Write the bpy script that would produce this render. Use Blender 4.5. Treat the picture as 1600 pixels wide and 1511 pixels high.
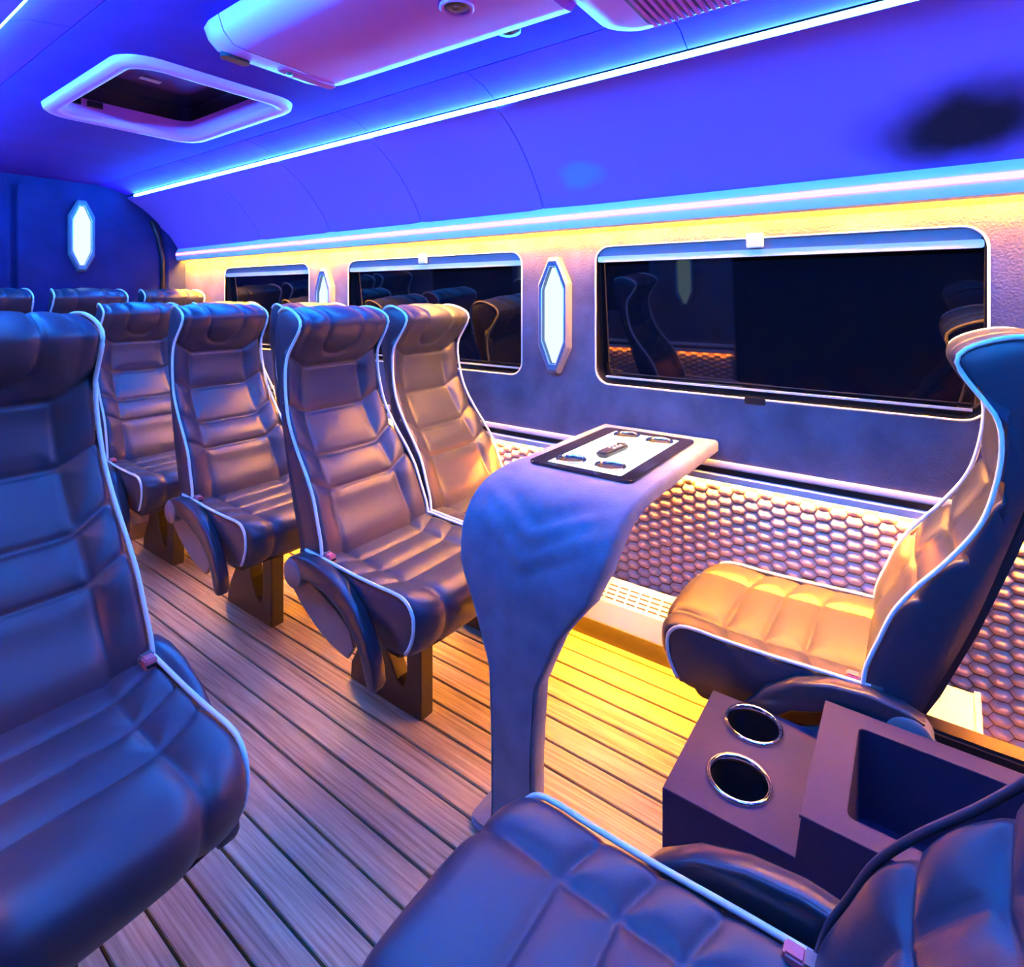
import bpy, bmesh, math, random
from math import radians, sin, cos, pi, sqrt, exp
from mathutils import Vector, Matrix
random.seed(7)
for o in list(bpy.data.objects):
    bpy.data.objects.remove(o, do_unlink=True)
scn = bpy.context.scene
COL = scn.collection

# ------------------------------------------------------------------ camera, world, exposure
H = 1.2                                    # eye height above the floor; the camera stands in the side door
cam_d = bpy.data.cameras.new('camera')
cam = bpy.data.objects.new('camera', cam_d); COL.objects.link(cam)
cam.location = (0, 0, H)
cam.rotation_euler = (radians(90), 0, radians(-54))
cam_d.sensor_fit = 'HORIZONTAL'; cam_d.sensor_width = 36
cam_d.lens = 36 * 875 / 1600
cam_d.shift_y = -(755.5 - 462) / 1600
cam_d.clip_start = 0.02
scn.camera = cam
w = bpy.data.worlds.new('night'); scn.world = w; w.use_nodes = True
w.node_tree.nodes['Background'].inputs[0].default_value = (0.02, 0.03, 0.08, 1)
w.node_tree.nodes['Background'].inputs[1].default_value = 0.3
vs = scn.view_settings
vs.view_transform = 'Standard'; vs.look = 'None'; vs.gamma = 1; vs.use_curve_mapping = False
vs.exposure = 0.0

# emission of the lamps the van has (colour, strength)
E_BLUE = ((0.015, 0.27, 1.0), 480)         # ceiling strips
E_PINK = ((1.0, 0.10, 0.95), 9.5)           # line on the window ledges
E_AMBER_TOP = ((1.0, 0.36, 0.008), 1700)     # hidden under the ledge
E_AMBER_RAIL = ((1.0, 0.29, 0.02), 1700)    # hidden under the wall rail
E_AMBER_FLOOR = ((1.0, 0.31, 0.008), 330)   # hidden under the heater duct
E_SCONCE = ((0.60, 0.90, 1.0), 1.5)
E_TABLE = ((1.0, 1.0, 1.0), 2.6)

LEFT_DIM = (0.04, 0.15, 0.40, 0.5)              # the door side's ledge, rail and floor strips are dimmed

# ------------------------------------------------------------------ materials
MAT = {}
def node_mat(name, base, rough=0.5, metal=0.0, spec=0.5, noise=None, bump=None, sheen=0.0, coat=0.0, coord='Object'):
    """noise=(scale, amount, detail, stretch) colour mottling; bump=(scale, strength, distance)"""
    m = bpy.data.materials.new(name); m.use_nodes = True
    nt = m.node_tree; N = nt.nodes; L = nt.links
    b = N['Principled BSDF']
    b.inputs['Base Color'].default_value = (*base, 1)
    b.inputs['Roughness'].default_value = rough
    b.inputs['Metallic'].default_value = metal
    b.inputs['Specular IOR Level'].default_value = spec
    if sheen:
        b.inputs['Sheen Weight'].default_value = sheen
        b.inputs['Sheen Roughness'].default_value = 0.5
    if coat:
        b.inputs['Coat Weight'].default_value = coat
        b.inputs['Coat Roughness'].default_value = 0.1
    tc = N.new('ShaderNodeTexCoord')
    if noise:
        sc, amt, det, st = noise
        mp = N.new('ShaderNodeMapping'); mp.inputs['Scale'].default_value = st
        L.new(tc.outputs[coord], mp.inputs[0])
        n = N.new('ShaderNodeTexNoise'); n.inputs['Scale'].default_value = sc; n.inputs['Detail'].default_value = det
        L.new(mp.outputs[0], n.inputs['Vector'])
        r = N.new('ShaderNodeValToRGB')
        r.color_ramp.elements[0].position = 0.3; r.color_ramp.elements[1].position = 0.7
        r.color_ramp.elements[0].color = (*[c * (1 - amt) for c in base], 1)
        r.color_ramp.elements[1].color = (*[min(1, c * (1 + amt)) for c in base], 1)
        L.new(n.outputs[0], r.inputs[0]); L.new(r.outputs[0], b.inputs['Base Color'])
    if bump:
        sc, stg, dist = bump
        n2 = N.new('ShaderNodeTexNoise'); n2.inputs['Scale'].default_value = sc; n2.inputs['Detail'].default_value = 4
        L.new(tc.outputs[coord], n2.inputs['Vector'])
        bp = N.new('ShaderNodeBump'); bp.inputs['Strength'].default_value = stg; bp.inputs['Distance'].default_value = dist
        L.new(n2.outputs[0], bp.inputs['Height']); L.new(bp.outputs[0], b.inputs['Normal'])
    MAT[name] = m
    return m
def emit_mat(name, col, strength):
    m = bpy.data.materials.new(name); m.use_nodes = True
    nt = m.node_tree; nt.nodes.remove(nt.nodes['Principled BSDF'])
    e = nt.nodes.new('ShaderNodeEmission'); e.inputs[0].default_value = (*col, 1); e.inputs[1].default_value = strength
    nt.links.new(e.outputs[0], nt.nodes['Material Output'].inputs[0])
    MAT[name] = m
    return m
node_mat('leather', (0.028, 0.033, 0.052), 0.36, spec=0.45, bump=(420, 0.12, 0.002))
node_mat('leather_side', (0.05, 0.05, 0.06), 0.5, bump=(300, 0.15, 0.002))
node_mat('piping', (0.9, 0.9, 0.9), 0.45)
node_mat('plastic_dark', (0.03, 0.03, 0.04), 0.28)
node_mat('plastic_grey', (0.16, 0.155, 0.165), 0.45)
node_mat('pedestal', (0.014, 0.012, 0.013), 0.5)
node_mat('suede', (0.12, 0.105, 0.14), 0.9, spec=0.1, noise=(9, 0.28, 6, (1, 1, 1)), bump=(160, 0.5, 0.004), sheen=0.3)
node_mat('suede_table', (0.12, 0.14, 0.20), 0.85, spec=0.15, noise=(14, 0.2, 6, (1, 1, 1)), bump=(160, 0.35, 0.003), sheen=0.3)
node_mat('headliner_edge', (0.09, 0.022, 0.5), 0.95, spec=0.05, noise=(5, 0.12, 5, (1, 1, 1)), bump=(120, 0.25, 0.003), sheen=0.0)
node_mat('headliner', (0.05, 0.016, 0.24), 0.95, spec=0.05, noise=(5, 0.12, 5, (1, 1, 1)), bump=(120, 0.25, 0.003))  # ceiling centre: light falloff from the strips put into this darker colour
node_mat('rear_fabric', (0.012, 0.016, 0.085), 0.95, spec=0.05, noise=(6, 0.2, 5, (1, 1, 1)), bump=(120, 0.3, 0.003))
node_mat('quilt', (0.74, 0.52, 0.42), 0.5, spec=0.4, bump=(300, 0.12, 0.002))
node_mat('quilt_seam', (0.34, 0.19, 0.15), 0.8)
node_mat('white_plastic', (0.80, 0.76, 0.80), 0.38)
node_mat('lilac_plastic', (0.86, 0.24, 0.88), 0.4)
node_mat('pale_metal', (0.80, 0.80, 0.82), 0.3, metal=0.35)
node_mat('chrome', (0.9, 0.9, 0.92), 0.08, metal=1.0)
node_mat('black', (0.008, 0.008, 0.01), 0.35)
node_mat('black_gloss', (0.012, 0.012, 0.016), 0.12, spec=0.6)
node_mat('glass_dark', (0.004, 0.004, 0.006), 0.03, spec=0.6)
node_mat('console', (0.032, 0.026, 0.06), 0.65, spec=0.2, bump=(350, 0.15, 0.002))
node_mat('wood_gap', (0.02, 0.015, 0.012), 0.9)
node_mat('red_plastic', (0.75, 0.16, 0.2), 0.4)
node_mat('lamp_frame', (0.12, 0.13, 0.18), 0.45)
emit_mat('led_blue', *E_BLUE); emit_mat('led_pink', *E_PINK)
emit_mat('led_amber_top', *E_AMBER_TOP); emit_mat('led_amber_rail', *E_AMBER_RAIL); emit_mat('led_amber_floor', *E_AMBER_FLOOR)
for nm_, (c_, k_), q_ in (('led_pink_dim', E_PINK, LEFT_DIM[3]), ('led_amber_top_dim', E_AMBER_TOP, LEFT_DIM[0]), ('led_amber_rail_dim', E_AMBER_RAIL, LEFT_DIM[1]), ('led_amber_floor_dim', E_AMBER_FLOOR, LEFT_DIM[2])): emit_mat(nm_, c_, k_ * q_)
emit_mat('sconce', *E_SCONCE); emit_mat('table_light', *E_TABLE)
# teak planks: grain along the plank, tone differs from plank to plank
def wood():
    m = node_mat('wood', (0.36, 0.28, 0.21), 0.5, spec=0.35)
    nt = m.node_tree; N = nt.nodes; L = nt.links; b = N['Principled BSDF']
    tc = N['Texture Coordinate']; mp = N.new('ShaderNodeMapping'); mp.inputs['Scale'].default_value = (60, 1.6, 60)
    L.new(tc.outputs['Object'], mp.inputs[0])
    n = N.new('ShaderNodeTexNoise'); n.inputs['Scale'].default_value = 2.2; n.inputs['Detail'].default_value = 8
    L.new(mp.outputs[0], n.inputs['Vector'])
    r = N.new('ShaderNodeValToRGB'); e = r.color_ramp.elements
    e[0].position = 0.28; e[0].color = (0.17, 0.125, 0.075, 1); e[1].position = 0.68; e[1].color = (0.46, 0.40, 0.26, 1)
    L.new(n.outputs[0], r.inputs[0])
    oi = N.new('ShaderNodeObjectInfo'); mr = N.new('ShaderNodeMapRange'); mr.inputs[3].default_value = 0.82; mr.inputs[4].default_value = 1.12
    L.new(oi.outputs['Random'], mr.inputs[0])
    mx = N.new('ShaderNodeMix'); mx.data_type = 'RGBA'; mx.blend_type = 'MULTIPLY'; mx.inputs[0].default_value = 1
    L.new(r.outputs[0], mx.inputs[6]); L.new(mr.outputs[0], mx.inputs[7]); L.new(mx.outputs[2], b.inputs['Base Color'])
    bp = N.new('ShaderNodeBump'); bp.inputs['Strength'].default_value = 0.25; bp.inputs['Distance'].default_value = 0.002
    L.new(n.outputs[0], bp.inputs['Height']); L.new(bp.outputs[0], b.inputs['Normal'])
wood()
# cove fabric with one large soft dark patch and a small blue-green patch
def cove_fabric():
    m = node_mat('cove_fabric', (0.20, 0.13, 0.66), 0.95, spec=0.05, bump=(120, 0.25, 0.003))
    nt = m.node_tree; N = nt.nodes; L = nt.links; b = N['Principled BSDF']; tc = N['Texture Coordinate']
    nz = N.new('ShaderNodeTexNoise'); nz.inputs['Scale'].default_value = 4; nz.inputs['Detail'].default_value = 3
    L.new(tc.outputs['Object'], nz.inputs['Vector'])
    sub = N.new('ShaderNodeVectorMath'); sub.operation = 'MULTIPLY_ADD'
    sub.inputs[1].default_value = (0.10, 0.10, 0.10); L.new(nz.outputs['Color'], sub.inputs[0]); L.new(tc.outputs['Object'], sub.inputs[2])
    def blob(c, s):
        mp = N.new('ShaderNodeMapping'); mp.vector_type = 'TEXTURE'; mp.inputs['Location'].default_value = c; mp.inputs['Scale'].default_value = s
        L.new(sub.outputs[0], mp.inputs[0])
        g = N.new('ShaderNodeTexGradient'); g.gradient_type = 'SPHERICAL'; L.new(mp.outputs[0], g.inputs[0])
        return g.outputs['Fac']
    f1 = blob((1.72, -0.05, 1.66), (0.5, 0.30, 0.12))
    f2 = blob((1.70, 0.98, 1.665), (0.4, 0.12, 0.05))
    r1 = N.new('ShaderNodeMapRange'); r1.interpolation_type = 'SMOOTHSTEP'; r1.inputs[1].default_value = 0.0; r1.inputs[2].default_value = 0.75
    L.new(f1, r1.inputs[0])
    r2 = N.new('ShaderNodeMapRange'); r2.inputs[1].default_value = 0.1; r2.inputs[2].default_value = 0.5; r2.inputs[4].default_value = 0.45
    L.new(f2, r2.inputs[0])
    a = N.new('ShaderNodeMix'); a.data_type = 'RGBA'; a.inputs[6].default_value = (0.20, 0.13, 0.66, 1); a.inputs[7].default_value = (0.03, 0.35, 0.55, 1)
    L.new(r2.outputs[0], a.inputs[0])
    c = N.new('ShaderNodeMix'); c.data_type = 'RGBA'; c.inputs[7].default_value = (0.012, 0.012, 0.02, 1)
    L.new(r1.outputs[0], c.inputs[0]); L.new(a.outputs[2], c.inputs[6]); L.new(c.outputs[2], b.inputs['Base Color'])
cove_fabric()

# ------------------------------------------------------------------ mesh helpers
class MB:
    def __init__(s): s.v = []; s.f = []
    def add(s, vs, fs):
        k = len(s.v); s.v += [tuple(p) for p in vs]; s.f += [tuple(i + k for i in f) for f in fs]; return s
    def box(s, a, b):
        (x0, y0, z0), (x1, y1, z1) = a, b
        return s.add([(x0, y0, z0), (x1, y0, z0), (x1, y1, z0), (x0, y1, z0), (x0, y0, z1), (x1, y0, z1), (x1, y1, z1), (x0, y1, z1)],
                     [(0, 3, 2, 1), (4, 5, 6, 7), (0, 1, 5, 4), (1, 2, 6, 5), (2, 3, 7, 6), (3, 0, 4, 7)])
    def prism(s, prof, a, b, axis='y', caps=True):
        """prof: closed list of 2-D points. axis y -> (x,z); axis x -> (y,z); axis z -> (x,y)"""
        def P(p, t):
            return {'y': (p[0], t, p[1]), 'x': (t, p[0], p[1]), 'z': (p[0], p[1], t)}[axis]
        n = len(prof)
        vs = [P(p, a) for p in prof] + [P(p, b) for p in prof]
        fs = [(i, (i + 1) % n, (i + 1) % n + n, i + n) for i in range(n)]
        if caps: fs += [tuple(range(n))[::-1], tuple(range(n, 2 * n))]
        return s.add(vs, fs)
    def grid(s, rows, close_u=False, flip=False):
        nr, nc = len(rows), len(rows[0]); vs = [p for r in rows for p in r]; fs = []
        for i in range(nr - 1):
            for j in range(nc if close_u else nc - 1):
                q = (i * nc + j, i * nc + (j + 1) % nc, (i + 1) * nc + (j + 1) % nc, (i + 1) * nc + j)
                fs.append(q[::-1] if flip else q)
        return s.add(vs, fs)
    def tube(s, pts, r, n=8, caps=True, closed=False):
        pts = [Vector(p) for p in pts]; rows = []; m = len(pts); up = Vector((0.13, 0.17, 1)).normalized()
        for i, p in enumerate(pts):
            if closed: t = pts[(i + 1) % m] - pts[i - 1]
            else: t = pts[min(i + 1, m - 1)] - pts[max(i - 1, 0)]
            t.normalize(); a = t.cross(up)
            if a.length < 0.05: a = t.cross(Vector((1, 0, 0)))
            a.normalize(); b = t.cross(a)
            rr = r[i] if isinstance(r, (list, tuple)) else r
            rows.append([p + rr * (cos(2 * pi * k / n) * a + sin(2 * pi * k / n) * b) for k in range(n)])
        if closed: rows.append(rows[0])
        k = len(s.v); s.grid(rows, close_u=True)
        if caps and not closed:
            s.f.append(tuple(k + j for j in range(n))); s.f.append(tuple(k + (len(rows) - 1) * n + j for j in range(n))[::-1])
        return s
    def lathe(s, prof, c, axis='z', n=28):
        rows = []
        for r, h in prof:
            row = []
            for k in range(n):
                a = 2 * pi * k / n; q = (r * cos(a), r * sin(a), h)
                if axis == 'x': q = (h, r * cos(a), r * sin(a))
                row.append((c[0] + q[0], c[1] + q[1], c[2] + q[2]))
            rows.append(row)
        return s.grid(rows, close_u=True)
    def mesh(s, name, mat, smooth=False, bevel=0, angle=None):
        me = bpy.data.meshes.new(name); me.from_pydata(s.v, [], s.f); me.update()
        bm = bmesh.new(); bm.from_mesh(me); bmesh.ops.remove_doubles(bm, verts=bm.verts, dist=1e-6)
        bmesh.ops.recalc_face_normals(bm, faces=bm.faces)
        if bevel:
            es = [e for e in bm.edges if len(e.link_faces) == 2 and e.calc_face_angle(0) > 0.6]
            bmesh.ops.bevel(bm, geom=es, offset=bevel, segments=2, affect='EDGES', clamp_overlap=True)
        bm.to_mesh(me); bm.free()
        if smooth:
            me.shade_smooth()
            if angle: me.set_sharp_from_angle(angle=radians(angle))
        me.materials.append(MAT[mat]); return me
def link(name, me, parent=None):
    o = bpy.data.objects.new(name, me); COL.objects.link(o)
    if parent: o.parent = parent
    return o
def obj(name, mb, mat, parent=None, smooth=False, bevel=0, angle=None):
    return link(name, mb.mesh(name, mat, smooth, bevel, angle), parent)
def tag(o, label, cat, group=None):
    o['label'] = label; o['category'] = cat
    if group: o['group'] = group
    return o
def thing(name, label, cat, loc=(0, 0, 0), group=None):
    o = bpy.data.objects.new(name, None); COL.objects.link(o); o.location = loc; o.empty_display_size = 0.1
    return tag(o, label, cat, group)
def struct(o, label=None, cat=None):
    o['kind'] = 'structure'
    if label: o['label'] = label
    if cat: o['category'] = cat
    return o
def rrect(x0, y0, x1, y1, r, n=7):
    out = []
    for cx, cy, a0 in ((x1 - r, y1 - r, 0), (x0 + r, y1 - r, 90), (x0 + r, y0 + r, 180), (x1 - r, y0 + r, 270)):
        for k in range(n + 1):
            a = radians(a0 + 90 * k / n); out.append((cx + r * cos(a), cy + r * sin(a)))
    return out
def circle(cx, cy, r, n=28): return [(cx + r * cos(2 * pi * k / n), cy + r * sin(2 * pi * k / n)) for k in range(n)]
def plate(outer, holes, t, bevel=0.0):
    """2-D shape with holes -> MB lying in xy, thickness t around z=0"""
    cu = bpy.data.curves.new('tmp', 'CURVE'); cu.dimensions = '2D'; cu.fill_mode = 'BOTH'
    cu.extrude = max(t / 2 - bevel, 0.0001); cu.bevel_depth = bevel; cu.bevel_resolution = 1; cu.offset = -bevel
    for loop in [outer] + list(holes):
        sp = cu.splines.new('POLY'); sp.points.add(len(loop) - 1)
        for p, q in zip(sp.points, loop): p.co = (q[0], q[1], 0, 1)
        sp.use_cyclic_u = True
    o = bpy.data.objects.new('tmp', cu); COL.objects.link(o)
    dg = bpy.context.evaluated_depsgraph_get(); me = bpy.data.meshes.new_from_object(o.evaluated_get(dg))
    mb = MB(); mb.add([tuple(v.co) for v in me.vertices], [tuple(p.vertices) for p in me.polygons])
    bpy.data.objects.remove(o); bpy.data.curves.remove(cu); bpy.data.meshes.remove(me)
    return mb
def remap(mb, fn): mb.v = [fn(*p) for p in mb.v]; return mb
def catmull(pts, n):
    """n samples, even in arc length, of a Catmull-Rom through pts"""
    P = [Vector((*p, 0)) if len(p) == 2 else Vector(p) for p in pts]
    P = [2 * P[0] - P[1]] + P + [2 * P[-1] - P[-2]]; d = []
    for i in range(1, len(P) - 2):
        for k in range(16):
            t = k / 16; a, b, c, e = P[i - 1:i + 3]
            d.append(0.5 * (2 * b + (c - a) * t + (2 * a - 5 * b + 4 * c - e) * t * t + (3 * b - a - 3 * c + e) * t ** 3))
    d.append(P[-2]); s = [0]
    for i in range(1, len(d)): s.append(s[-1] + (d[i] - d[i - 1]).length)
    out = []; j = 0
    for k in range(n):
        q = s[-1] * k / (n - 1)
        while j < len(s) - 2 and s[j + 1] < q: j += 1
        f = 0 if s[j + 1] == s[j] else (q - s[j]) / (s[j + 1] - s[j]); out.append(d[j].lerp(d[j + 1], min(1, f)))
    return out
def sstep(a, b, x):
    t = max(0, min(1, (x - a) / (b - a))); return t * t * (3 - 2 * t)
def mirror_x(mb): mb.v = [(1.81 - x, y, z) for x, y, z in mb.v]; return mb

# ------------------------------------------------------------------ the shell
Y0, Y1 = -1.3, 4.15          # front and rear end of the cabin
XW = 1.80                    # right wall; the van is symmetric about X = 0.905, the left wall has its door open at the camera
sub = obj('floor', MB().box((-0.25, Y0, -0.05), (1.86, Y1 + 0.05, -0.016)), 'wood_gap'); struct(sub, 'teak plank floor with dark caulked seams', 'floor')
PW = 0.0742
pl_me = {}
x = 0.539 - PW * 10
while x < 1.80:
    a, b = x + 0.003, x + PW - 0.003
    mb = MB().box((a, Y0, -0.016), (b, Y1, 0.0))
    o = obj('plank', mb, 'wood', sub, bevel=0.0015)
    x += PW
st = obj('floor_step', MB().box((0.05, 3.12, 0.0), (1.70, Y1, 0.075)), 'suede'); struct(st, 'low carpeted step under the back row', 'step')
# ceiling with the hatch opening
HX0, HX1, HY0, HY1 = 0.625, 1.19, 1.79, 2.61
CZ = 1.89
outer = [(0.50, Y0), (1.31, Y0), (1.31, Y1), (0.50, Y1)]
hole = rrect(HX0 + 0.045, HY0 + 0.045, HX1 - 0.045, HY1 - 0.045, 0.05)
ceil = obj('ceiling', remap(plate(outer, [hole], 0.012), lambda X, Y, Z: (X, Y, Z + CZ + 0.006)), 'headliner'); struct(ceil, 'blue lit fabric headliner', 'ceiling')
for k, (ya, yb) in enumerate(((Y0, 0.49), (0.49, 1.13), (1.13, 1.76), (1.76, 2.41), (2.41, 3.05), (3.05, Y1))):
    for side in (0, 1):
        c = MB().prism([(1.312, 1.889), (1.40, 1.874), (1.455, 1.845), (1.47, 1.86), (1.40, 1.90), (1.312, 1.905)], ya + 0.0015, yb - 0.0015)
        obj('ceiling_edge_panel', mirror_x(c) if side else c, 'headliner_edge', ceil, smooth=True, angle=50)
# right wall: suede panel with three rounded window openings
WZ0, WZ1 = 0.886, 1.374
WIN = [(-0.139, 0.938), (1.26, 2.33), (2.66, 3.56)]
def suede_wall(name, holes, ya, yb, mir):
    loops = [rrect(a, WZ0, b, WZ1, 0.055) for a, b in holes]
    mb = plate([(ya, 0.675), (yb, 0.675), (yb, 1.53), (ya, 1.53)], loops, 0.02, 0.003)
    mb = remap(mb, lambda a, b, c: (XW + 0.01 + c, a, b))
    return obj(name, mirror_x(mb) if mir else mb, 'suede')
wr = suede_wall('wall_right', WIN, Y0, Y1, False); struct(wr, 'grey suede side wall with three windows', 'wall')
LY = 0.95                    # the side door opening ends here
wl = suede_wall('wall_left', [(1.5, 2.4), (2.66, 3.56)], LY, Y1, True); struct(wl, 'grey suede wall on the door side', 'wall')
# curved cove between window ledge and ceiling strip, one part per stitched panel
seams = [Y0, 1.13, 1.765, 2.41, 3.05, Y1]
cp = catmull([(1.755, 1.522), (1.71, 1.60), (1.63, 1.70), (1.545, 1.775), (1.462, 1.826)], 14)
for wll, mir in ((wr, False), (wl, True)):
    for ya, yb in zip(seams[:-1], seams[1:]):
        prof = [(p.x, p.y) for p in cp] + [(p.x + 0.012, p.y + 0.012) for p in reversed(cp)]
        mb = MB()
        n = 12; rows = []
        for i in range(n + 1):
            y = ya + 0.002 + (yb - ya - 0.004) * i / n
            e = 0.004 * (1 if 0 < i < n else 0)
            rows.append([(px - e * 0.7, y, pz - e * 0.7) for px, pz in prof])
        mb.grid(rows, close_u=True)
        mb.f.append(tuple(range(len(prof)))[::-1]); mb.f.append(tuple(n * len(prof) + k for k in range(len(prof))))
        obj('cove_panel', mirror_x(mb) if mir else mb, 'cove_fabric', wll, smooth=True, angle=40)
# lower wall: quilted hexagon pads over a seam-coloured backing
for wll, mir, ya in ((wr, False, Y0), (wl, True, LY)):
    mb = MB().box((XW + 0.004, ya, 0.0), (XW + 0.03, Y1, 0.675))
    obj('quilt_backing', mirror_x(mb) if mir else mb, 'quilt_seam', wll)
CW, CH = 0.0382, 0.0315
def pad_rows(cy, cz):
    a, b = CW * 4 / 6 * 0.95, CH / 2 * 0.92
    hexa = [(a, 0), (a * 0.56, b * 0.96), (-a * 0.56, b * 0.96), (-a, 0), (-a * 0.56, -b * 0.96), (a * 0.56, -b * 0.96)]
    rows = []
    for k, h in ((1.0, 0.0), (0.86, 0.0062), (0.55, 0.0105), (0.2, 0.012)):
        rows.append([(XW + 0.004 - h, cy + p[0] * k, cz + p[1] * k) for p in hexa])
    return rows
def add_pad(mb, cy, cz):
    k = len(mb.v); mb.grid(pad_rows(cy, cz), close_u=True, flip=True); mb.f.append(tuple(k + 18 + j for j in range(6)))
pads = []
i = 0; y = Y0 + 0.03
while y < Y1 - 0.02:
    z = 0.055 + (CH / 2 if i % 2 else 0)
    while z < 0.615:
        pads.append((y, z)); z += CH
    y += CW; i += 1
def visible(p):
    y, z = p
    d = cos(radians(36)) * XW + sin(radians(36)) * y; px = 800 + 875 * (sin(radians(36)) * XW - cos(radians(36)) * y) / d; py = 462 + 875 * (H - z) / d
    if not (0 < py < 1190 and px < 1610): return False
    if px > 1450: return py > 840 + max(0, (1600 - px) * 1.7)
    return 945 < px < 1420 and py < 955 and (px < 1110 or py < 868 + (px - 1100) * 0.33) and z > 0.21 and px > 935 + max(0, (870 - py) * 1.0)
vis = [p for p in pads if visible(p)]
vis.sort(key=lambda p: cos(radians(36)) * XW + sin(radians(36)) * p[0]); vis = vis[:300]; vset = set(vis)
pm = MB(); add_pad(pm, 0, 0); pad_me = pm.mesh('hexagon_pad', 'quilt', smooth=True)
for p in vis:
    o = link('hexagon_pad', pad_me, wr); o.location = (0, p[0], p[1])
rest = MB(); left = MB()
for p in pads:
    if p not in vset: add_pad(rest, *p)
    if p[0] > LY + 0.03: add_pad(left, *p)
o = obj('hexagon_pads', rest, 'quilt', wr, smooth=True); o['kind'] = 'stuff'
o = obj('hexagon_pads', mirror_x(left), 'quilt', wl, smooth=True); o['kind'] = 'stuff'
# rear wall: two door leaves, corner pillars
rw = obj('wall_rear', MB().box((-0.05, Y1, -0.02), (1.86, Y1 + 0.03, 1.95)), 'rear_fabric'); struct(rw, 'dark navy fabric rear wall of the cabin', 'wall')
for xa, xb in ((0.10, 0.893), (0.917, 1.66)):
    obj('door_leaf', MB().prism(rrect(xa, 0.05, xb, 1.86, 0.05), Y1 - 0.02, Y1, 'y'), 'rear_fabric', rw, bevel=0.005)
for mir in (False, True):
    mb = MB().prism([(1.665, Y1 - 0.005), (1.70, Y1 - 0.045), (1.80, Y1 - 0.06), (1.80, Y1)], 0.0, 1.72, 'z')
    obj('corner_pillar', mirror_x(mb) if mir else mb, 'rear_fabric', rw)
    mb = MB().tube([(1.668, Y1 - 0.03, 0.6), (1.668, Y1 - 0.03, 1.45), (1.64, Y1 - 0.03, 1.60), (1.60, Y1 - 0.03, 1.70)], 0.016)
    obj('door_seal', mirror_x(mb) if mir else mb, 'black', rw, smooth=True)
fw = obj('wall_front', MB().box((-0.3, Y0 - 0.03, -0.02), (1.86, Y0, 1.95)), 'rear_fabric'); struct(fw, 'dark bulkhead behind the viewer', 'wall')

# ------------------------------------------------------------------ windows
LATCH = {0: 0.40, 1: 1.80, 2: None}
for k, (a, b) in enumerate(WIN):
    tilt = 0.055
    fx = lambda z: XW + 0.034 + tilt * (WZ1 - z)
    pane = plate(rrect(a + 0.004, WZ0 + 0.004, b - 0.004, WZ1 - 0.004, 0.05), [], 0.005)
    pane = remap(pane, lambda p, q, r: (fx(q) + r, p, q))
    wdw = obj('window_%d' % (k + 1), pane, 'glass_dark')
    struct(wdw, ('dark tinted window beside the table', 'dark tinted window behind the second seat row', 'small dark rearmost window')[k], 'window')
    lp = rrect(a, WZ0, b, WZ1, 0.055, 9)
    obj('window_frame', MB().tube([(XW + 0.001, p[0], p[1]) for p in lp], 0.0034, closed=True), 'pale_metal', wdw, smooth=True)
    rv = MB(); rv.grid([[(XW + 0.002, *p) for p in lp], [(fx(p[1]), *p) for p in lp]], close_u=True); obj('window_reveal', rv, 'black', wdw)
    obj('blind_cassette', MB().prism(rrect(a + 0.012, WZ1 - 0.034, b - 0.012, WZ1 - 0.004, 0.008), XW + 0.006, XW + 0.03, 'x'), 'plastic_grey', wdw)
    obj('blind_bar', MB().prism(rrect(a + 0.008, WZ1 - 0.055, b - 0.008, WZ1 - 0.034, 0.006), XW + 0.004, XW + 0.026, 'x'), 'white_plastic', wdw)
    obj('sill_rail', MB().box((XW + 0.02, a + 0.03, WZ0 + 0.022), (XW + 0.03, b - 0.03, WZ0 + 0.028)), 'pale_metal', wdw)
    if LATCH[k]:
        y = LATCH[k]
        obj('blind_clip', MB().prism(rrect(y - 0.024, WZ1 - 0.03, y + 0.024, WZ1 + 0.014, 0.006), XW - 0.010, XW + 0.004, 'x'), 'white_plastic', wdw, bevel=0.002)
        obj('sill_catch', MB().prism(rrect(y - 0.03, WZ0 - 0.014, y + 0.03, WZ0 + 0.006, 0.005), XW - 0.004, XW + 0.002, 'x'), 'black', wdw)

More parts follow.
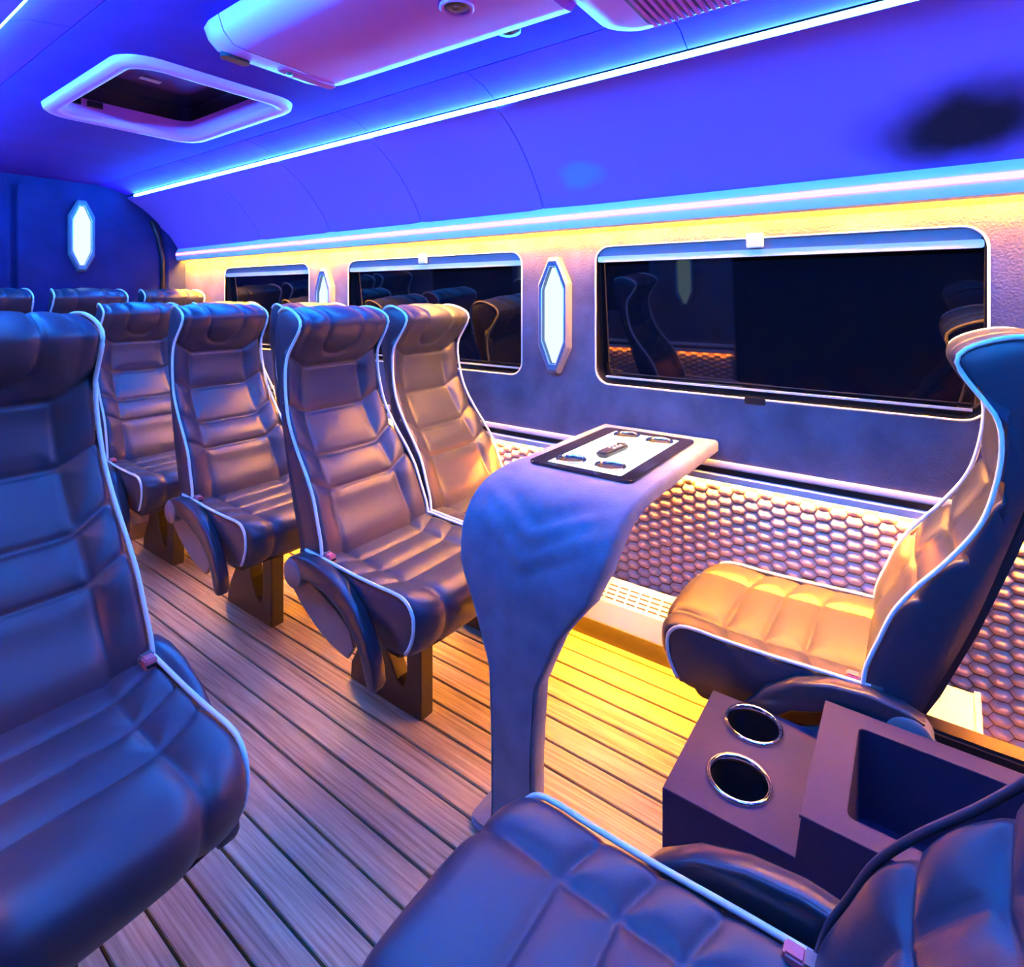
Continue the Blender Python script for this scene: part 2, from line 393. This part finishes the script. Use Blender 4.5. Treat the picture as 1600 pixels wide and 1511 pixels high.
# ------------------------------------------------------------------ ledges, rails, ducts and their light strips
ledge = [(1.80, 1.535), (1.756, 1.526), (1.736, 1.490), (1.736, 1.470), (1.743, 1.441), (1.774, 1.437), (1.776, 1.468), (1.80, 1.468)]
rail_top = [(XW, 0.684), (XW - 0.012, 0.684), (XW - 0.014, 0.680), (XW - 0.014, 0.668), (XW - 0.010, 0.664), (XW, 0.664)]
rail_low = [(XW, 0.645), (XW - 0.014, 0.645), (XW - 0.017, 0.641), (XW - 0.017, 0.622), (XW - 0.0145, 0.622), (XW - 0.0145, 0.632), (XW, 0.632)]
NM = {False: ('right', 'window wall'), True: ('left', 'door side wall')}
n_trim = 1
for mir, ya in ((False, Y0), (True, LY)):
    M = mirror_x if mir else (lambda m: m)
    where = 'on the door side' if mir else 'above the three dark windows'
    t = obj('trim_%d' % n_trim, M(MB().prism(ledge, ya, Y1 - 0.06)), 'white_plastic', smooth=True, angle=30); struct(t, 'pale window ledge ' + where, 'trim'); n_trim += 1
    led = obj('led_line', M(MB().box((1.7335, ya + 0.02, 1.4725), (1.7375, Y1 - 0.07, 1.4875))), 'led_pink' + ('_dim' if mir else ''))
    tag(led, 'thin pinkish white light line set in the ledge ' + where, 'light strip')
    led = obj('led_strip', M(MB().box((1.785, ya + 0.02, 1.461), (1.799, Y1 - 0.07, 1.4675))), 'led_amber_top' + ('_dim' if mir else ''))
    tag(led, 'amber light strip under the window ledge ' + where, 'light strip')
    t = obj('trim_%d' % n_trim, M(MB().prism(rail_top, ya, Y1 - 0.02)), 'pale_metal', smooth=True, angle=30)
    struct(t, 'pale metal wall rail ' + ('on the door side' if mir else 'under the windows'), 'trim'); n_trim += 1
    obj('rail_channel', M(MB().box((XW - 0.004, ya, 0.645), (XW, Y1 - 0.02, 0.664))), 'black', t)
    obj('lower_lip', M(MB().prism(rail_low, ya, Y1 - 0.02)), 'pale_metal', t, smooth=True, angle=30)
    led = obj('led_strip', M(MB().box((XW - 0.0135, ya + 0.02, 0.6280), (XW - 0.002, Y1 - 0.05, 0.6315))), 'led_amber_rail' + ('_dim' if mir else ''))
    tag(led, 'amber light strip under the pale wall rail ' + ('on the door side' if mir else 'at the quilted wall'), 'light strip')
    # heater duct along the foot of the wall
    dy0 = ya + 0.1 if mir else -0.11
    duct = thing('heater_duct', 'long pale heater duct with slotted grille along the ' + ('door side wall' if mir else 'quilted window wall'), 'heater', (0, 0, 0))
    obj('duct_body', M(MB().prism([(1.788, 0.218), (1.782, 0.218), (1.715, 0.168), (1.695, 0.105), (1.70, 0.098), (1.788, 0.098)], dy0, Y1 - 0.05)), 'white_plastic', duct)
    obj('duct_base', M(MB().box((1.755, dy0 + 0.02, 0.0), (1.788, Y1 - 0.06, 0.098))), 'black', duct)
    obj('end_cap', M(MB().prism([(1.788, 0.225), (1.782, 0.225), (1.71, 0.172), (1.688, 0.103), (1.70, 0.092), (1.788, 0.092)], dy0 - 0.012, dy0)), 'white_plastic', duct)
    if not mir:
        g = MB(); y = 0.30
        while y < 0.95:
            for r in range(4):
                f = 0.18 + 0.18 * r; xx = 1.715 + 0.067 * f; zz = 0.168 + 0.05 * f
                q = 0.0028
                g.add([(xx - q * .8 - .0004, y, zz - q * .57 + .0006), (xx - q * .8 - .0004, y + 0.03, zz - q * .57 + .0006), (xx + q * .8 - .0004, y + 0.03, zz + q * .57 + .0006), (xx + q * .8 - .0004, y, zz + q * .57 + .0006)], [(0, 1, 2, 3)])
            y += 0.038
        o = obj('grille_slots', g, 'black', duct); o['kind'] = 'stuff'
    led = obj('led_strip', M(MB().box((1.735, dy0 + 0.03, 0.088), (1.752, Y1 - 0.08, 0.0955))), 'led_amber_floor' + ('_dim' if mir else ''))
    tag(led, 'amber light strip under the heater duct ' + ('on the door side' if mir else 'lighting the floor planks'), 'light strip')
    # ceiling strip
    led = obj('led_strip', M(MB().prism([(1.452, 1.829), (1.462, 1.824), (1.468, 1.834), (1.458, 1.840)], Y0 + 0.05, 4.0)), 'led_blue')
    tag(led, 'bright cyan blue light strip along the ceiling ' + ('in the upper left corner' if mir else 'above the cove panels'), 'light strip')

# ------------------------------------------------------------------ octagonal wall lamps
def octa(w_, h_, cw, ch): return [(-w_ + cw, -h_), (w_ - cw, -h_), (w_, -h_ + ch), (w_, h_ - ch), (w_ - cw, h_), (-w_ + cw, h_), (-w_, h_ - ch), (-w_, -h_ + ch)]
lo = octa(0.066, 0.215, 0.046, 0.095); li = octa(0.046, 0.178, 0.034, 0.085)
fr = MB(); rows = [[(0, *p) for p in lo], [(0.024, *p) for p in octa(0.066, 0.215, 0.046, 0.095)], [(0.034, *p) for p in octa(0.058, 0.202, 0.041, 0.09)], [(0.030, *p) for p in li], [(0.012, *p) for p in li]]
fr.grid(rows, close_u=True); fr_me = fr.mesh('lamp_frame', 'lamp_frame')
lpm = MB(); lpm.add([(0.012, *p) for p in li] + [(0.020, *p) for p in octa(0.040, 0.168, 0.030, 0.082)], [tuple((k, (k + 1) % 8, (k + 1) % 8 + 8, k + 8)) for k in range(8)] + [tuple(range(8, 16))])
lp_me = lpm.mesh('lamp_panel', 'sconce')
rim = MB().tube([(0.031, *p) for p in octa(0.048, 0.182, 0.035, 0.086)], 0.0026, n=6, closed=True); rim_me = rim.mesh('lamp_rim', 'pale_metal', smooth=True)
def sconce(loc, rz, label):
    t = thing('wall_lamp', label, 'lamp', loc, 'octagonal wall lamps'); t.rotation_euler = (0, 0, rz)
    link('lamp_frame', fr_me, t); link('lamp_panel', lp_me, t); link('lamp_rim', rim_me, t)
sconce((XW - 0.0005, 1.10, 1.127), pi, 'lit octagonal wall lamp between the two larger windows')
sconce((XW - 0.0005, 2.50, 1.127), pi, 'lit octagonal wall lamp beside the small rearmost window')
sconce((1.215, Y1 - 0.0205, 1.563), -pi / 2, 'lit octagonal wall lamp on the dark rear wall')
sconce((0.595, Y1 - 0.0205, 1.563), -pi / 2, 'lit octagonal wall lamp on the rear wall, left of the door split')
sconce((0.0105, 1.25, 1.127), 0, 'unseen octagonal lamp added as fill on the door side wall near the doorway')  # this and the next lamp are unseen, added for whitish fill
sconce((0.0105, 2.53, 1.127), 0, 'unseen octagonal lamp added as fill on the door side wall further back')

# ------------------------------------------------------------------ roof hatch
hatch = thing('roof_hatch', 'open roof hatch with rounded pale frame and dark glass', 'roof hatch', (0, 0, CZ))
def ring_loop(m, r): return rrect(HX0 + m, HY0 + m, HX1 - m, HY1 - m, r)
rows = [[(*p, z) for p in ring_loop(m, r)] for m, r, z in ((0, .10, 0.0), (0.003, .10, -.016), (0.012, .095, -.024), (0.04, .08, -.024), (0.05, .07, -.018), (0.055, .065, 0.0))]
mb = MB().grid(rows, close_u=True); obj('hatch_frame', mb, 'lilac_plastic', hatch, smooth=True)
rows = [[(*p, z) for p in ring_loop(m, r)] for m, r, z in ((0.055, .065, 0.0), (0.058, .06, 0.055))]
obj('hatch_liner', MB().grid(rows, close_u=True), 'lilac_plastic', hatch, smooth=True)
rows = [[(*p, z) for p in ring_loop(m, r)] for m, r, z in ((0.056, .06, 0.055), (0.056, .05, 0.115))]
obj('blind_shaft', MB().grid(rows, close_u=True), 'black', hatch, smooth=True)
mb = plate(ring_loop(0.05, .06), [], 0.008); obj('hatch_glass', remap(mb, lambda x, y, z: (x, y, z + 0.118)), 'black_gloss', hatch)
obj('sticker', MB().box((0.86, 2.30, 0.1115), (0.93, 2.33, 0.1138)), 'white_plastic', hatch)
for q in range(2):
    y = 2.56; xx = 0.70 + 0.07 * q
    obj('catch', MB().prism(rrect(xx, y - 0.02, xx + 0.05, y + 0.004, 0.004), 0.028, 0.05, 'z'), 'black', hatch)

# ------------------------------------------------------------------ roof air conditioner
ac = thing('air_conditioner', 'long pale roof air conditioner lit pink with round vents and louvred end', 'air conditioner', (0, 0, CZ))
def loft(prof_list, caps=True):
    mb = MB(); mb.grid(prof_list, close_u=True); n = len(prof_list[0])
    if caps: mb.f.append(tuple(range(n))[::-1]); mb.f.append(tuple((len(prof_list) - 1) * n + k for k in range(n)))
    return mb
def ac_section(y, x0, x1, zb, r):
    # open tray cross-section hanging from the ceiling, sloped shoulders
    return [(x0, y, 0.0), (x0 + 0.012, y, zb * 0.55), (x0 + r, y, zb * 0.93), (x0 + r * 1.9, y, zb), (x1 - r * 1.9, y, zb), (x1 - r, y, zb * 0.93), (x1 - 0.012, y, zb * 0.55), (x1, y, 0.0)]
secs = [(1.515, .78, .99, -.006, .02), (1.512, .73, 1.04, -.03, .03), (1.49, .70, 1.07, -.052, .035), (1.44, .688, 1.086, -.062, .036), (1.388, .686, 1.09, -.066, .036)]
obj('end_cap', loft([ac_section(*s) for s in secs]), 'lilac_plastic', ac, smooth=True, angle=40)
secs = [(1.384, .686, 1.09, -.066, .036), (1.0, .682, 1.10, -.068, .036), (0.62, .675, 1.11, -.07, .036)]
obj('housing', loft([ac_section(*s) for s in secs]), 'lilac_plastic', ac, smooth=True, angle=40)
wide = MB(); rows = [[(*p, z) for p in rrect(0.525 + m, -0.45 + m, 1.285 - m, 0.62 - m, 0.09 - m * 0.5, 9)] for m, z in ((0, 0.0), (0.0, -0.03), (0.012, -0.05), (0.035, -0.064), (0.06, -0.068))]
wide.grid(rows, close_u=True); wide.f.append(tuple(len(wide.v) - 40 + k for k in range(40)))
obj('wide_housing', wide, 'lilac_plastic', ac, smooth=True, angle=40)
obj('grille_recess', MB().prism(rrect(1.00, 0.13, 1.235, 0.50, 0.03), -0.0705, -0.066, 'z'), 'lamp_frame', ac)
for k in range(22):
    y = 0.14 + k * 0.0162
    obj('louvre', MB().box((1.006, y, -0.0765), (1.229, y + 0.0085, -0.0700)), 'lilac_plastic', ac)
for x_, y_, z_ in ((0.90, 0.80, -0.069),):
    v = obj('round_vent', MB().lathe([(0.036, 0.002), (0.038, -0.006), (0.034, -0.010), (0.028, -0.006), (0.026, 0.0)], (x_, y_, z_)), 'lilac_plastic', ac, smooth=True)
    obj('vent_nozzle', MB().lathe([(0.028, -0.003), (0.018, -0.007), (0.001, -0.004)], (x_, y_, z_)), 'plastic_dark', v, smooth=True)
obj('side_vent', MB().lathe([(0.03, 0.012), (0.03, -0.006), (0.012, -0.008), (0.001, -0.004)], (1.072, 0.79, -0.056)), 'plastic_dark', ac, smooth=True)
obj('end_vent', MB().prism(rrect(0.735, 1.455, 0.81, 1.488, 0.015), -0.066, -0.05, 'z'), 'plastic_dark', ac)
v = obj('control_panel', MB().prism(rrect(0.87, 1.405, 1.045, 1.44, 0.012), -0.0685, -0.06, 'z'), 'lilac_plastic', ac, bevel=0.001)
obj('control_knob', MB().lathe([(0.008, 0.0), (0.008, -0.006), (0.001, -0.007)], (0.90, 1.422, -0.067)), 'plastic_dark', v, smooth=True)

# ------------------------------------------------------------------ the coach seat (local: +y is the way it faces, z=0 floor)
FRONT = [(.085, .42), (.079, .454), (.071, .509), (.0487, .5676), (.0255, .625), (-.01, .679), (-.067, .7495), (-.114, .822), (-.136, .892), (-.1455, .959), (-.141, 1.011), (-.122, 1.0537), (-.0875, 1.116), (-.078, 1.158), (-.1076, 1.19), (-.167, 1.212), (-.215, 1.205), (-.243, 1.18)]
BACK = [(-.01, .42), (-.035, .48), (-.097, .62), (-.154, .783), (-.205, .945), (-.236, 1.08), (-.248, 1.15), (-.243, 1.18)]
FRONT = [(y, z if z < 1.0 else 1.0 + (z - 1.0) * .76) for y, z in FRONT]
BACK = [(y, z if z < 1.0 else 1.0 + (z - 1.0) * .76) for y, z in BACK]
NS = 190
fc = catmull(FRONT, NS); bc = catmull(BACK, NS)
TOPI = max(range(NS), key=lambda i: fc[i].y)
def half_w(i):
    z = fc[i].y; wv = .206 + (.166 - .206) * (z - .454) / (1.161 - .454)
    if i > TOPI - 22: t = (i - (TOPI - 22)) / (NS - 1 - (TOPI - 22)); wv *= 1 - 0.16 * t * t
    return wv
GZ = (.974, .844, .73, .64)
def groove(d, dep=.007, wid=.0055, dep2=.008, wid2=.024): return dep * exp(-(d / wid) ** 2) + dep2 * exp(-(d / wid2) ** 2)
def back_relief(u, z, wv):
    au = abs(u); d = 0; ramp = max(0, (au - .6) / .4)
    for k, g in enumerate(GZ):
        gz = g + (.035 if k else .045) * ramp
        d = max(d, groove(z - gz))
    if z < .974 + .045 * ramp:
        ux = (au - (.60 + .05 * (0.974 - z) / .5)) * wv; d = max(d, groove(ux, .0045, .005, .006, .02))
    else:
        ux = (au - .80) * wv; d = max(d, groove(ux, .002, .004, .003, .02))
    # rounded pad hanging in the head part
    hx, r = .066, .06; qx = max(abs(u * wv) - (hx - r), 0); qz = max((1.008 + r) - z, 0)
    sd = sqrt(qx * qx + qz * qz) - r
    if z > .98: d = max(d, groove(sd, .005, .0045, .003, .02))
    rec = -.026 * (1 - sstep(.42, .98, au)) * (1 - sstep(.93, 1.03, z)) * sstep(.45, .6, z)
    crown = .008 * (1 - au * au) * sstep(1.0, 1.08, z)
    edge = -.010 * max(0, (au - .92) / .08) ** 2
    return rec + crown + edge - d
NU = 60
def build_back():
    rows = []
    for i in range(NS):
        f, b, wv = fc[i], bc[i], half_w(i)
        t = fc[min(i + 1, NS - 1)] - fc[max(i - 1, 0)]; t.normalize(); n = Vector((t.y, -t.x))      # outward of the front
        fade = 1 - sstep(TOPI + 6, NS - 1, i); row = []
        for j in range(NU + 1):
            u = -1 + 2 * j / NU; h = back_relief(u, f.y, wv) * fade
            row.append((u * wv, f.x + n.x * h, f.y + n.y * h))
        for k in (.33, .67): row.append((wv * (1 + .004 * sin(pi * k)), f.x + (b.x - f.x) * k, f.y + (b.y - f.y) * k))
        for j in range(9):
            u = 1 - j / 4; row.append((u * wv * .985, b.x - .008 * (1 - u * u) * fade, b.y))
        for k in (.67, .33): row.append((-wv * (1 + .004 * sin(pi * k)), f.x + (b.x - f.x) * k, f.y + (b.y - f.y) * k))
        rows.append(row)
    mb = MB(); mb.grid(rows, close_u=True); mb.f.append(tuple(range(len(rows[0])))[::-1]); return mb
def back_piping(sg):
    pts = [(sg * (half_w(i) + .0015), fc[i].x + (bc[i].x - fc[i].x) * .02, fc[i].y) for i in range(4, NS - 1, 3)]
    return MB().tube(pts, .0048, n=7)
ME = {}
ME['backrest'] = build_back().mesh('backrest', 'leather', smooth=True)
for sg in (-1, 1): ME['bp', sg] = back_piping(sg).mesh('piping', 'piping', smooth=True)
ctop = catmull([(-.03, .478), (.08, .474), (.2, .468), (.3, .466), (.365, .467), (.405, .460), (.43, .432), (.432, .39), (.418, .35), (.40, .325)], 120)
cbot = catmull([(-.03, .38), (.1, .345), (.25, .325), (.36, .32), (.40, .325)], 120)
CWD = .205
def cush_relief(u, i):
    y, z = ctop[i].x, ctop[i].y; au = abs(u); d = 0
    s = i / 119; ramp = max(0, (au - .58) / .42)
    for g in (.135, .225, .315):
        d = max(d, groove(y - (g - .035 * ramp), .005, .0055, .006, .022) if z > .44 else 0)
    d = max(d, groove((au - .60) * CWD, .004, .005, .006, .02))
    nose = .045 * sqrt(max(0, 1 - au ** 2.5)) * sstep(.33, .44, y)
    dish = -.012 * (1 - sstep(.4, .98, au)) * (1 - sstep(.30, .42, y))
    return d, nose, dish
def build_cushion():
    rows = []
    for i in range(120):
        f, b = ctop[i], cbot[i]
        t = ctop[min(i + 1, 119)] - ctop[max(i - 1, 0)]; t.normalize(); n = Vector((-t.y, t.x)); row = []
        wv = CWD
        for j in range(NU + 1):
            u = -1 + 2 * j / NU; d, nose, dish = cush_relief(u, i); h = dish - d * (1 - sstep(.85, 1.0, abs(u)) * .5); e = -.006 * max(0, (abs(u) - .93) / .07) ** 2
            row.append((u * wv, f.x + n.x * (h + e) + nose * (1 if i < 110 else 1), f.y + n.y * (h + e)))
        row.append((wv, (f.x + b.x) / 2, (f.y + b.y) / 2))
        nb = .045 * sstep(.33, .44, f.x)
        for j in range(9):
            u = 1 - j / 4; row.append((u * wv * .98, b.x + nb * sqrt(max(0, 1 - abs(u) ** 2.5)) * (i / 119) ** 3, b.y))
        row.append((-wv, (f.x + b.x) / 2, (f.y + b.y) / 2))
        rows.append(row)
    mb = MB(); mb.grid(rows, close_u=True); mb.f.append(tuple(range(len(rows[0])))[::-1]); mb.f.append(tuple(119 * len(rows[0]) + k for k in range(len(rows[0])))); return mb
ME['cushion'] = build_cushion().mesh('seat_cushion', 'leather', smooth=True)
for sg in (-1, 1):
    ME['cp', sg] = MB().tube([(sg * (CWD + .001), p.x, p.y + .001) for p in ctop[6::3]], .0046, n=7).mesh('piping', 'piping', smooth=True)
ME['pan'] = MB().prism([(-.06, .42), (-.04, .34), (.06, .30), (.36, .29), (.39, .325), (.25, .335), (.1, .355), (-.03, .40)], -.185, .185, 'x').mesh('seat_pan', 'plastic_dark', bevel=.006)
ME['shell'] = MB().prism([(-.02, .40), (-.055, .47), (-.115, .62), (-.17, .783), (-.222, .945), (-.21, .945), (-.15, .783), (-.09, .62), (-.03, .47), (.02, .40)], -.15, .15, 'x').mesh('back_shell', 'plastic_dark', bevel=.004)
outer = [(.275, 0), (.275, .33), (.215, .33), (.055, .33), (.045, .24), (.02, .14), (-.03, .055), (-.035, 0)]
hole = [(.205, .065), (.218, .12), (.215, .22), (.19, .29), (.155, .31), (.12, .29), (.115, .22), (.14, .14), (.175, .08)]
def ped(drop):
    mb = plate(outer, [hole], .05, .004); k = (.33 - drop) / .33
    return remap(mb, lambda a, b, c: (c, a, b * k)).mesh('pedestal', 'pedestal')
for dr in (0, .085): ME['ped', dr] = ped(dr)
arm = [(-.03, .462), (.0, .475), (.06, .482), (.13, .474), (.20, .450), (.26, .408), (.305, .35), (.335, .285), (.342, .245), (.333, .228), (.315, .228), (.30, .25), (.282, .30), (.25, .345), (.20, .385), (.13, .412), (.06, .42), (0, .408), (-.03, .42)]
cov = [(-.055, .41), (-.045, .36), (.0, .325), (.06, .29), (.13, .262), (.20, .25), (.225, .285), (.21, .33), (.15, .362), (.06, .395), (.0, .445), (-.03, .45)]
for sg in (-1, 1):
    xc = sg * (CWD + .021)
    ME['arm', sg] = remap(plate(arm, [], .04, .008), lambda a, b, c: (xc + c, a, b)).mesh('armrest', 'plastic_dark', smooth=True, angle=50)
    ME['cov', sg] = remap(plate(cov, [], .012, .003), lambda a, b, c: (sg * (CWD + .008) + c, a, b)).mesh('side_cover', 'plastic_grey')
    ME['piv', sg] = MB().lathe([(.001, -.024), (.034, -.024), (.040, -.019), (.040, .019), (.034, .024), (.001, .024)], (sg * (CWD + .022), -.005, .425), 'x').mesh('pivot_disc', 'plastic_grey', smooth=True, angle=40)
    ME['buc', sg] = MB().box((sg * .192 - .014, .035, .455), (sg * .192 + .014, .085, .487)).mesh('belt_buckle', 'plastic_grey', bevel=.004)
    ME['but', sg] = MB().box((sg * .192 - .011, .080, .461), (sg * .192 + .011, .105, .486)).mesh('release_button', 'red_plastic', bevel=.003)
    ME['slot', sg] = MB().box((sg * .192 - .008, .100, .470), (sg * .192 + .008, .107, .476)).mesh('latch_slot', 'black')
def seat(x_, y_, face, label, arm_side=None, drop=0.0, group='coach seats', z0=0.0, recline=0.0, slide=0.0, armoff=(0, 0, 0), tall=1.0):
    """face=-1: faces the front of the van (-Y); arm_side is in seat-local x"""
    t = thing('coach_seat', label, 'seat', (x_, y_, z0), group)
    t.rotation_euler = (0, 0, (0 if face > 0 else pi))
    def P(n, key, par=None):
        o = link(n, ME[key], par or t)
        if par is None and key[0] != 'ped': o.location = (0, 0, -drop)
        return o
    b = P('backrest', 'backrest')
    for sg in (-1, 1): P('piping', ('bp', sg), b)
    c = P('seat_cushion', 'cushion')
    for sg in (-1, 1): P('piping', ('cp', sg), c)
    sp = P('seat_pan', 'pan'); sh_ = P('back_shell', 'shell')
    c.location.y += slide; sp.location.y += slide
    if tall != 1.0: b.scale.z = tall; b.location.z -= .42 * (tall - 1)
    if recline:
        q = Vector((0, .06, .42)); M4 = Matrix.Rotation(radians(recline), 3, 'X')
        for o in (b, sh_): o.rotation_euler = (radians(recline), 0, 0); o.location = o.location + q - M4 @ q
    P('pedestal', ('ped', .085 if drop else 0))
    for sg in ((arm_side,) if arm_side else ()):
        a = P('armrest', ('arm', sg)); a.location = a.location + Vector(armoff); P('pivot_disc', ('piv', sg), a); P('side_cover', ('cov', sg))
        k = P('belt_buckle', ('buc', sg)); P('release_button', ('but', sg), k); P('latch_slot', ('slot', sg), k)
    return t
XA, XB, YR, PIT = 1.149, 1.577, 1.409, .756
# facing the viewer (rotated by pi, so the aisle side -X is seat-local +x)
seat(XA, YR, -1, 'dark leather seat with lowered armrest beside the table, on the aisle', 1)
seat(XB, YR, -1, 'amber lit leather seat between the table and the window wall')
seat(XA, YR + PIT, -1, 'aisle seat directly behind the seat at the table, armrest lowered', 1)
seat(XB, YR + PIT, -1, 'window seat directly behind the amber lit window seat')
seat(XA, YR + 2 * PIT + .03, -1, 'third aisle seat back from the table, on the right of the aisle', 1)
seat(XB, YR + 2 * PIT + .03, -1, 'third window seat back from the table')
for xx, lab in ((.285, 'rear bench seat at the door side end of the back row'), (.716, 'rear row seat whose head shows at the left picture edge'), (1.144, 'rear row seat under the lit octagonal lamp'), (1.574, 'rear row seat in the corner by the small window')):
    seat(xx, 3.62, -1, lab, None, 0, z0=.075)
seat(.282, 1.325, -1, 'large near leather seat cut by the left picture edge', -1)
seat(.272, 2.12, -1, 'single seat on the door side behind the large near seat', -1)
# facing the rear of the van
r1 = seat(1.577, .02, 1, 'seat with quilted brown lit cushion turned towards the table, by the window', -1, .085, slide=.06, tall=1.062)
obj('rear_bracket', MB().box((-.215, -.20, .275), (-.165, .02, .355)), 'black', r1, bevel=.006)
r2 = seat(.565, .03, 1, 'nearest dark blue lit seat at the bottom, beside the cup holder console', 1, .085, recline=3.2, slide=.075, tall=1.062, armoff=(.025, .03, .03))

for o in COL.objects:
    if o.name.startswith('piping') and o.parent and o.parent.parent == r2 and o.parent.name.startswith('backrest'):
        me = o.data.copy(); me.materials[0] = MAT['leather']; o.data = me
# ------------------------------------------------------------------ console between the two seats
cx0, cx1 = 1.005, 1.322
con = thing('console', 'dark plastic console with two chrome ringed cup holders and open bin', 'console', (0, 0, 0))
cups = [(1.262, .284), (1.104, .274)]
body = MB()
prof = [(.385, 0), (.385, .283), (.163, .283), (.154, .357), (-.26, .357), (-.26, 0)]
n = len(prof)
body.add([(cx0, *p) for p in prof] + [(cx1, *p) for p in prof], [(0, 1, n + 1, n), (2, 3, n + 3, n + 2), (4, 5, n + 5, n + 4), tuple(range(n)), tuple(range(n, 2 * n))])
obj('console_body', body, 'console', con)
mb = plate([(cx0, .160), (cx1, .160), (cx1, .385), (cx0, .385)], [circle(*c, .052) for c in cups], .006, .0015)
obj('cup_plate', remap(mb, lambda a, b, c: (a, b, c + .285)), 'console', con)
mb = plate([(cx0, -.26), (cx1, -.26), (cx1, .157), (cx0, .157)], [rrect(cx0 + .042, -.16, cx1 - .045, .094, .012)], .006, .0015)
obj('bin_surround', remap(mb, lambda a, b, c: (a, b, c + .3585)), 'console', con)
lp = rrect(cx0 + .042, -.16, cx1 - .045, .094, .012); mb = MB().grid([[(*p, .356) for p in lp], [(*p, .19) for p in lp]], close_u=True); mb.f.append(tuple(len(lp) + k for k in range(len(lp))))
obj('bin_liner', mb, 'console', con)
for c in cups:
    o = obj('cup_liner', MB().lathe([(.052, .286), (.046, .215), (.001, .215)], (*c, 0)), 'black', con, smooth=True, angle=40)
    obj('cup_ring', MB().lathe([(.0515, .284), (.0585, .287), (.0585, .292), (.055, .296), (.0505, .294), (.0495, .284)], (*c, 0)), 'chrome', o, smooth=True)

# ------------------------------------------------------------------ table
TZ = .75
tab = thing('table', 'suede covered table on a curved pedestal with lit inset top and cup holders', 'table', (0, 0, 0))
YC0 = .7025
path = [(1.785, .75), (1.5, .75), (1.3, .75), (1.2, .748), (1.12, .733), (1.06, .70), (1.02, .645), (1.0, .57), (.995, .48), (.995, .36), (.995, .2), (.995, .06), (.995, .015)]
wid = [.198, .198, .198, .198, .198, .196, .190, .170, .115, .068, .060, .060, .062]
thk = [.042, .042, .042, .046, .055, .064, .068, .066, .060, .054, .052, .052, .052]
sh = [0, 0, 0, 0, 0, 0, .002, .008, .018, .022, .024, .024, .024]
NPp = 280
pp = catmull(path, NPp); acc = [0]
d0 = [0]
for a, b in zip(path[:-1], path[1:]): d0.append(d0[-1] + sqrt((a[0] - b[0]) ** 2 + (a[1] - b[1]) ** 2))
def lerp_at(vals, s):
    q = s * d0[-1]
    for k in range(len(d0) - 1):
        if q <= d0[k + 1]: t = (q - d0[k]) / (d0[k + 1] - d0[k]); t2 = t * t * (3 - 2 * t); return vals[k] + (vals[k + 1] - vals[k]) * t
    return vals[-1]
rows = []
for i in range(NPp):
    p = pp[i]; t = pp[min(i + 1, NPp - 1)] - pp[max(i - 1, 0)]; t.normalize()
    n = Vector((t.y, -t.x, 0))          # outward: up on the top, to -X on the leg
    s = i / (NPp - 1); wv = lerp_at(wid, s); th = lerp_at(thk, s); yc = YC0 + lerp_at(sh, s)
    row = []
    r = .010
    sec = [(-1, -r), (-1 + r / wv * .3, -r * .3), (-1 + r / wv, 0)] + [(-1 + 2 * k / 16, 0) for k in range(1, 16)] + [(1 - r / wv, 0), (1 - r / wv * .3, -r * .3), (1, -r), (1, -th + r), (1 - r / wv, -th), (0, -th), (-1 + r / wv, -th), (-1, -th + r)]
    for u, hgt in sec:
        # soft V-shaped folds in the cover where the top turns into the leg
        if hgt == 0 and abs(u) < .85:
            for k, g in enumerate((.525, .565, .61)):
                hgt -= .013 * exp(-(((s - (g - .085 * abs(u))) / .013) ** 2)) * (1 - abs(u)) ** .7
        row.append((p.x + n.x * hgt, yc + u * wv, p.y + n.y * hgt))
    rows.append(row)
mb = MB(); mb.grid(rows, close_u=True); m = len(rows[0]); mb.f.append(tuple(range(m))); mb.f.append(tuple((NPp - 1) * m + k for k in range(m)))
obj('table_body', mb, 'suede_table', tab, smooth=True, angle=60)
obj('foot_plate', MB().prism(rrect(.965, .64, 1.085, .83, .03), 0, .02, 'z'), 'suede_table', tab, bevel=.006)
tc = [(1.655, .752), (1.645, .640), (1.322, .762), (1.330, .650)]
mb = plate(rrect(1.243, .553, 1.718, .852, .02), [rrect(1.268, .592, 1.688, .806, .006)], .008, .002); obj('inset_frame', remap(mb, lambda a, b, c: (a, b, c + TZ + .004)), 'black_gloss', tab)
mb = plate(rrect(1.267, .591, 1.689, .807, .006), [circle(*c, .036) for c in tc], .005); ip = obj('lit_panel', remap(mb, lambda a, b, c: (a, b, c + TZ + .0032)), 'table_light', tab)
for c in tc:
    o = obj('cup_well', MB().lathe([(.036, TZ + .006), (.033, TZ + .0012), (.001, TZ + .0008)], (*c, 0)), 'black', tab, smooth=True, angle=30)
    obj('cup_ring', MB().lathe([(.036, TZ + .004), (.042, TZ + .006), (.0425, TZ + .008), (.040, TZ + .0105), (.0355, TZ + .009), (.0345, TZ + .004)], (*c, 0)), 'chrome', o, smooth=True)
rem = thing('remote_control', 'small black remote control lying on the lit table panel', 'remote', (1.447, .700, TZ + .0058)); rem.rotation_euler = (0, 0, radians(-4))
obj('remote_body', MB().prism(rrect(-.068, -.019, .068, .019, .016), 0, .016, 'z'), 'plastic_dark', rem, bevel=.005)
for a in range(3):
    for b in range(2): obj('button', MB().lathe([(.0045, .0155), (.004, .0178), (.0005, .018)], (-.005 + a * .018, -.008 + b * .016, 0), n=10), 'pale_metal', rem, smooth=True)
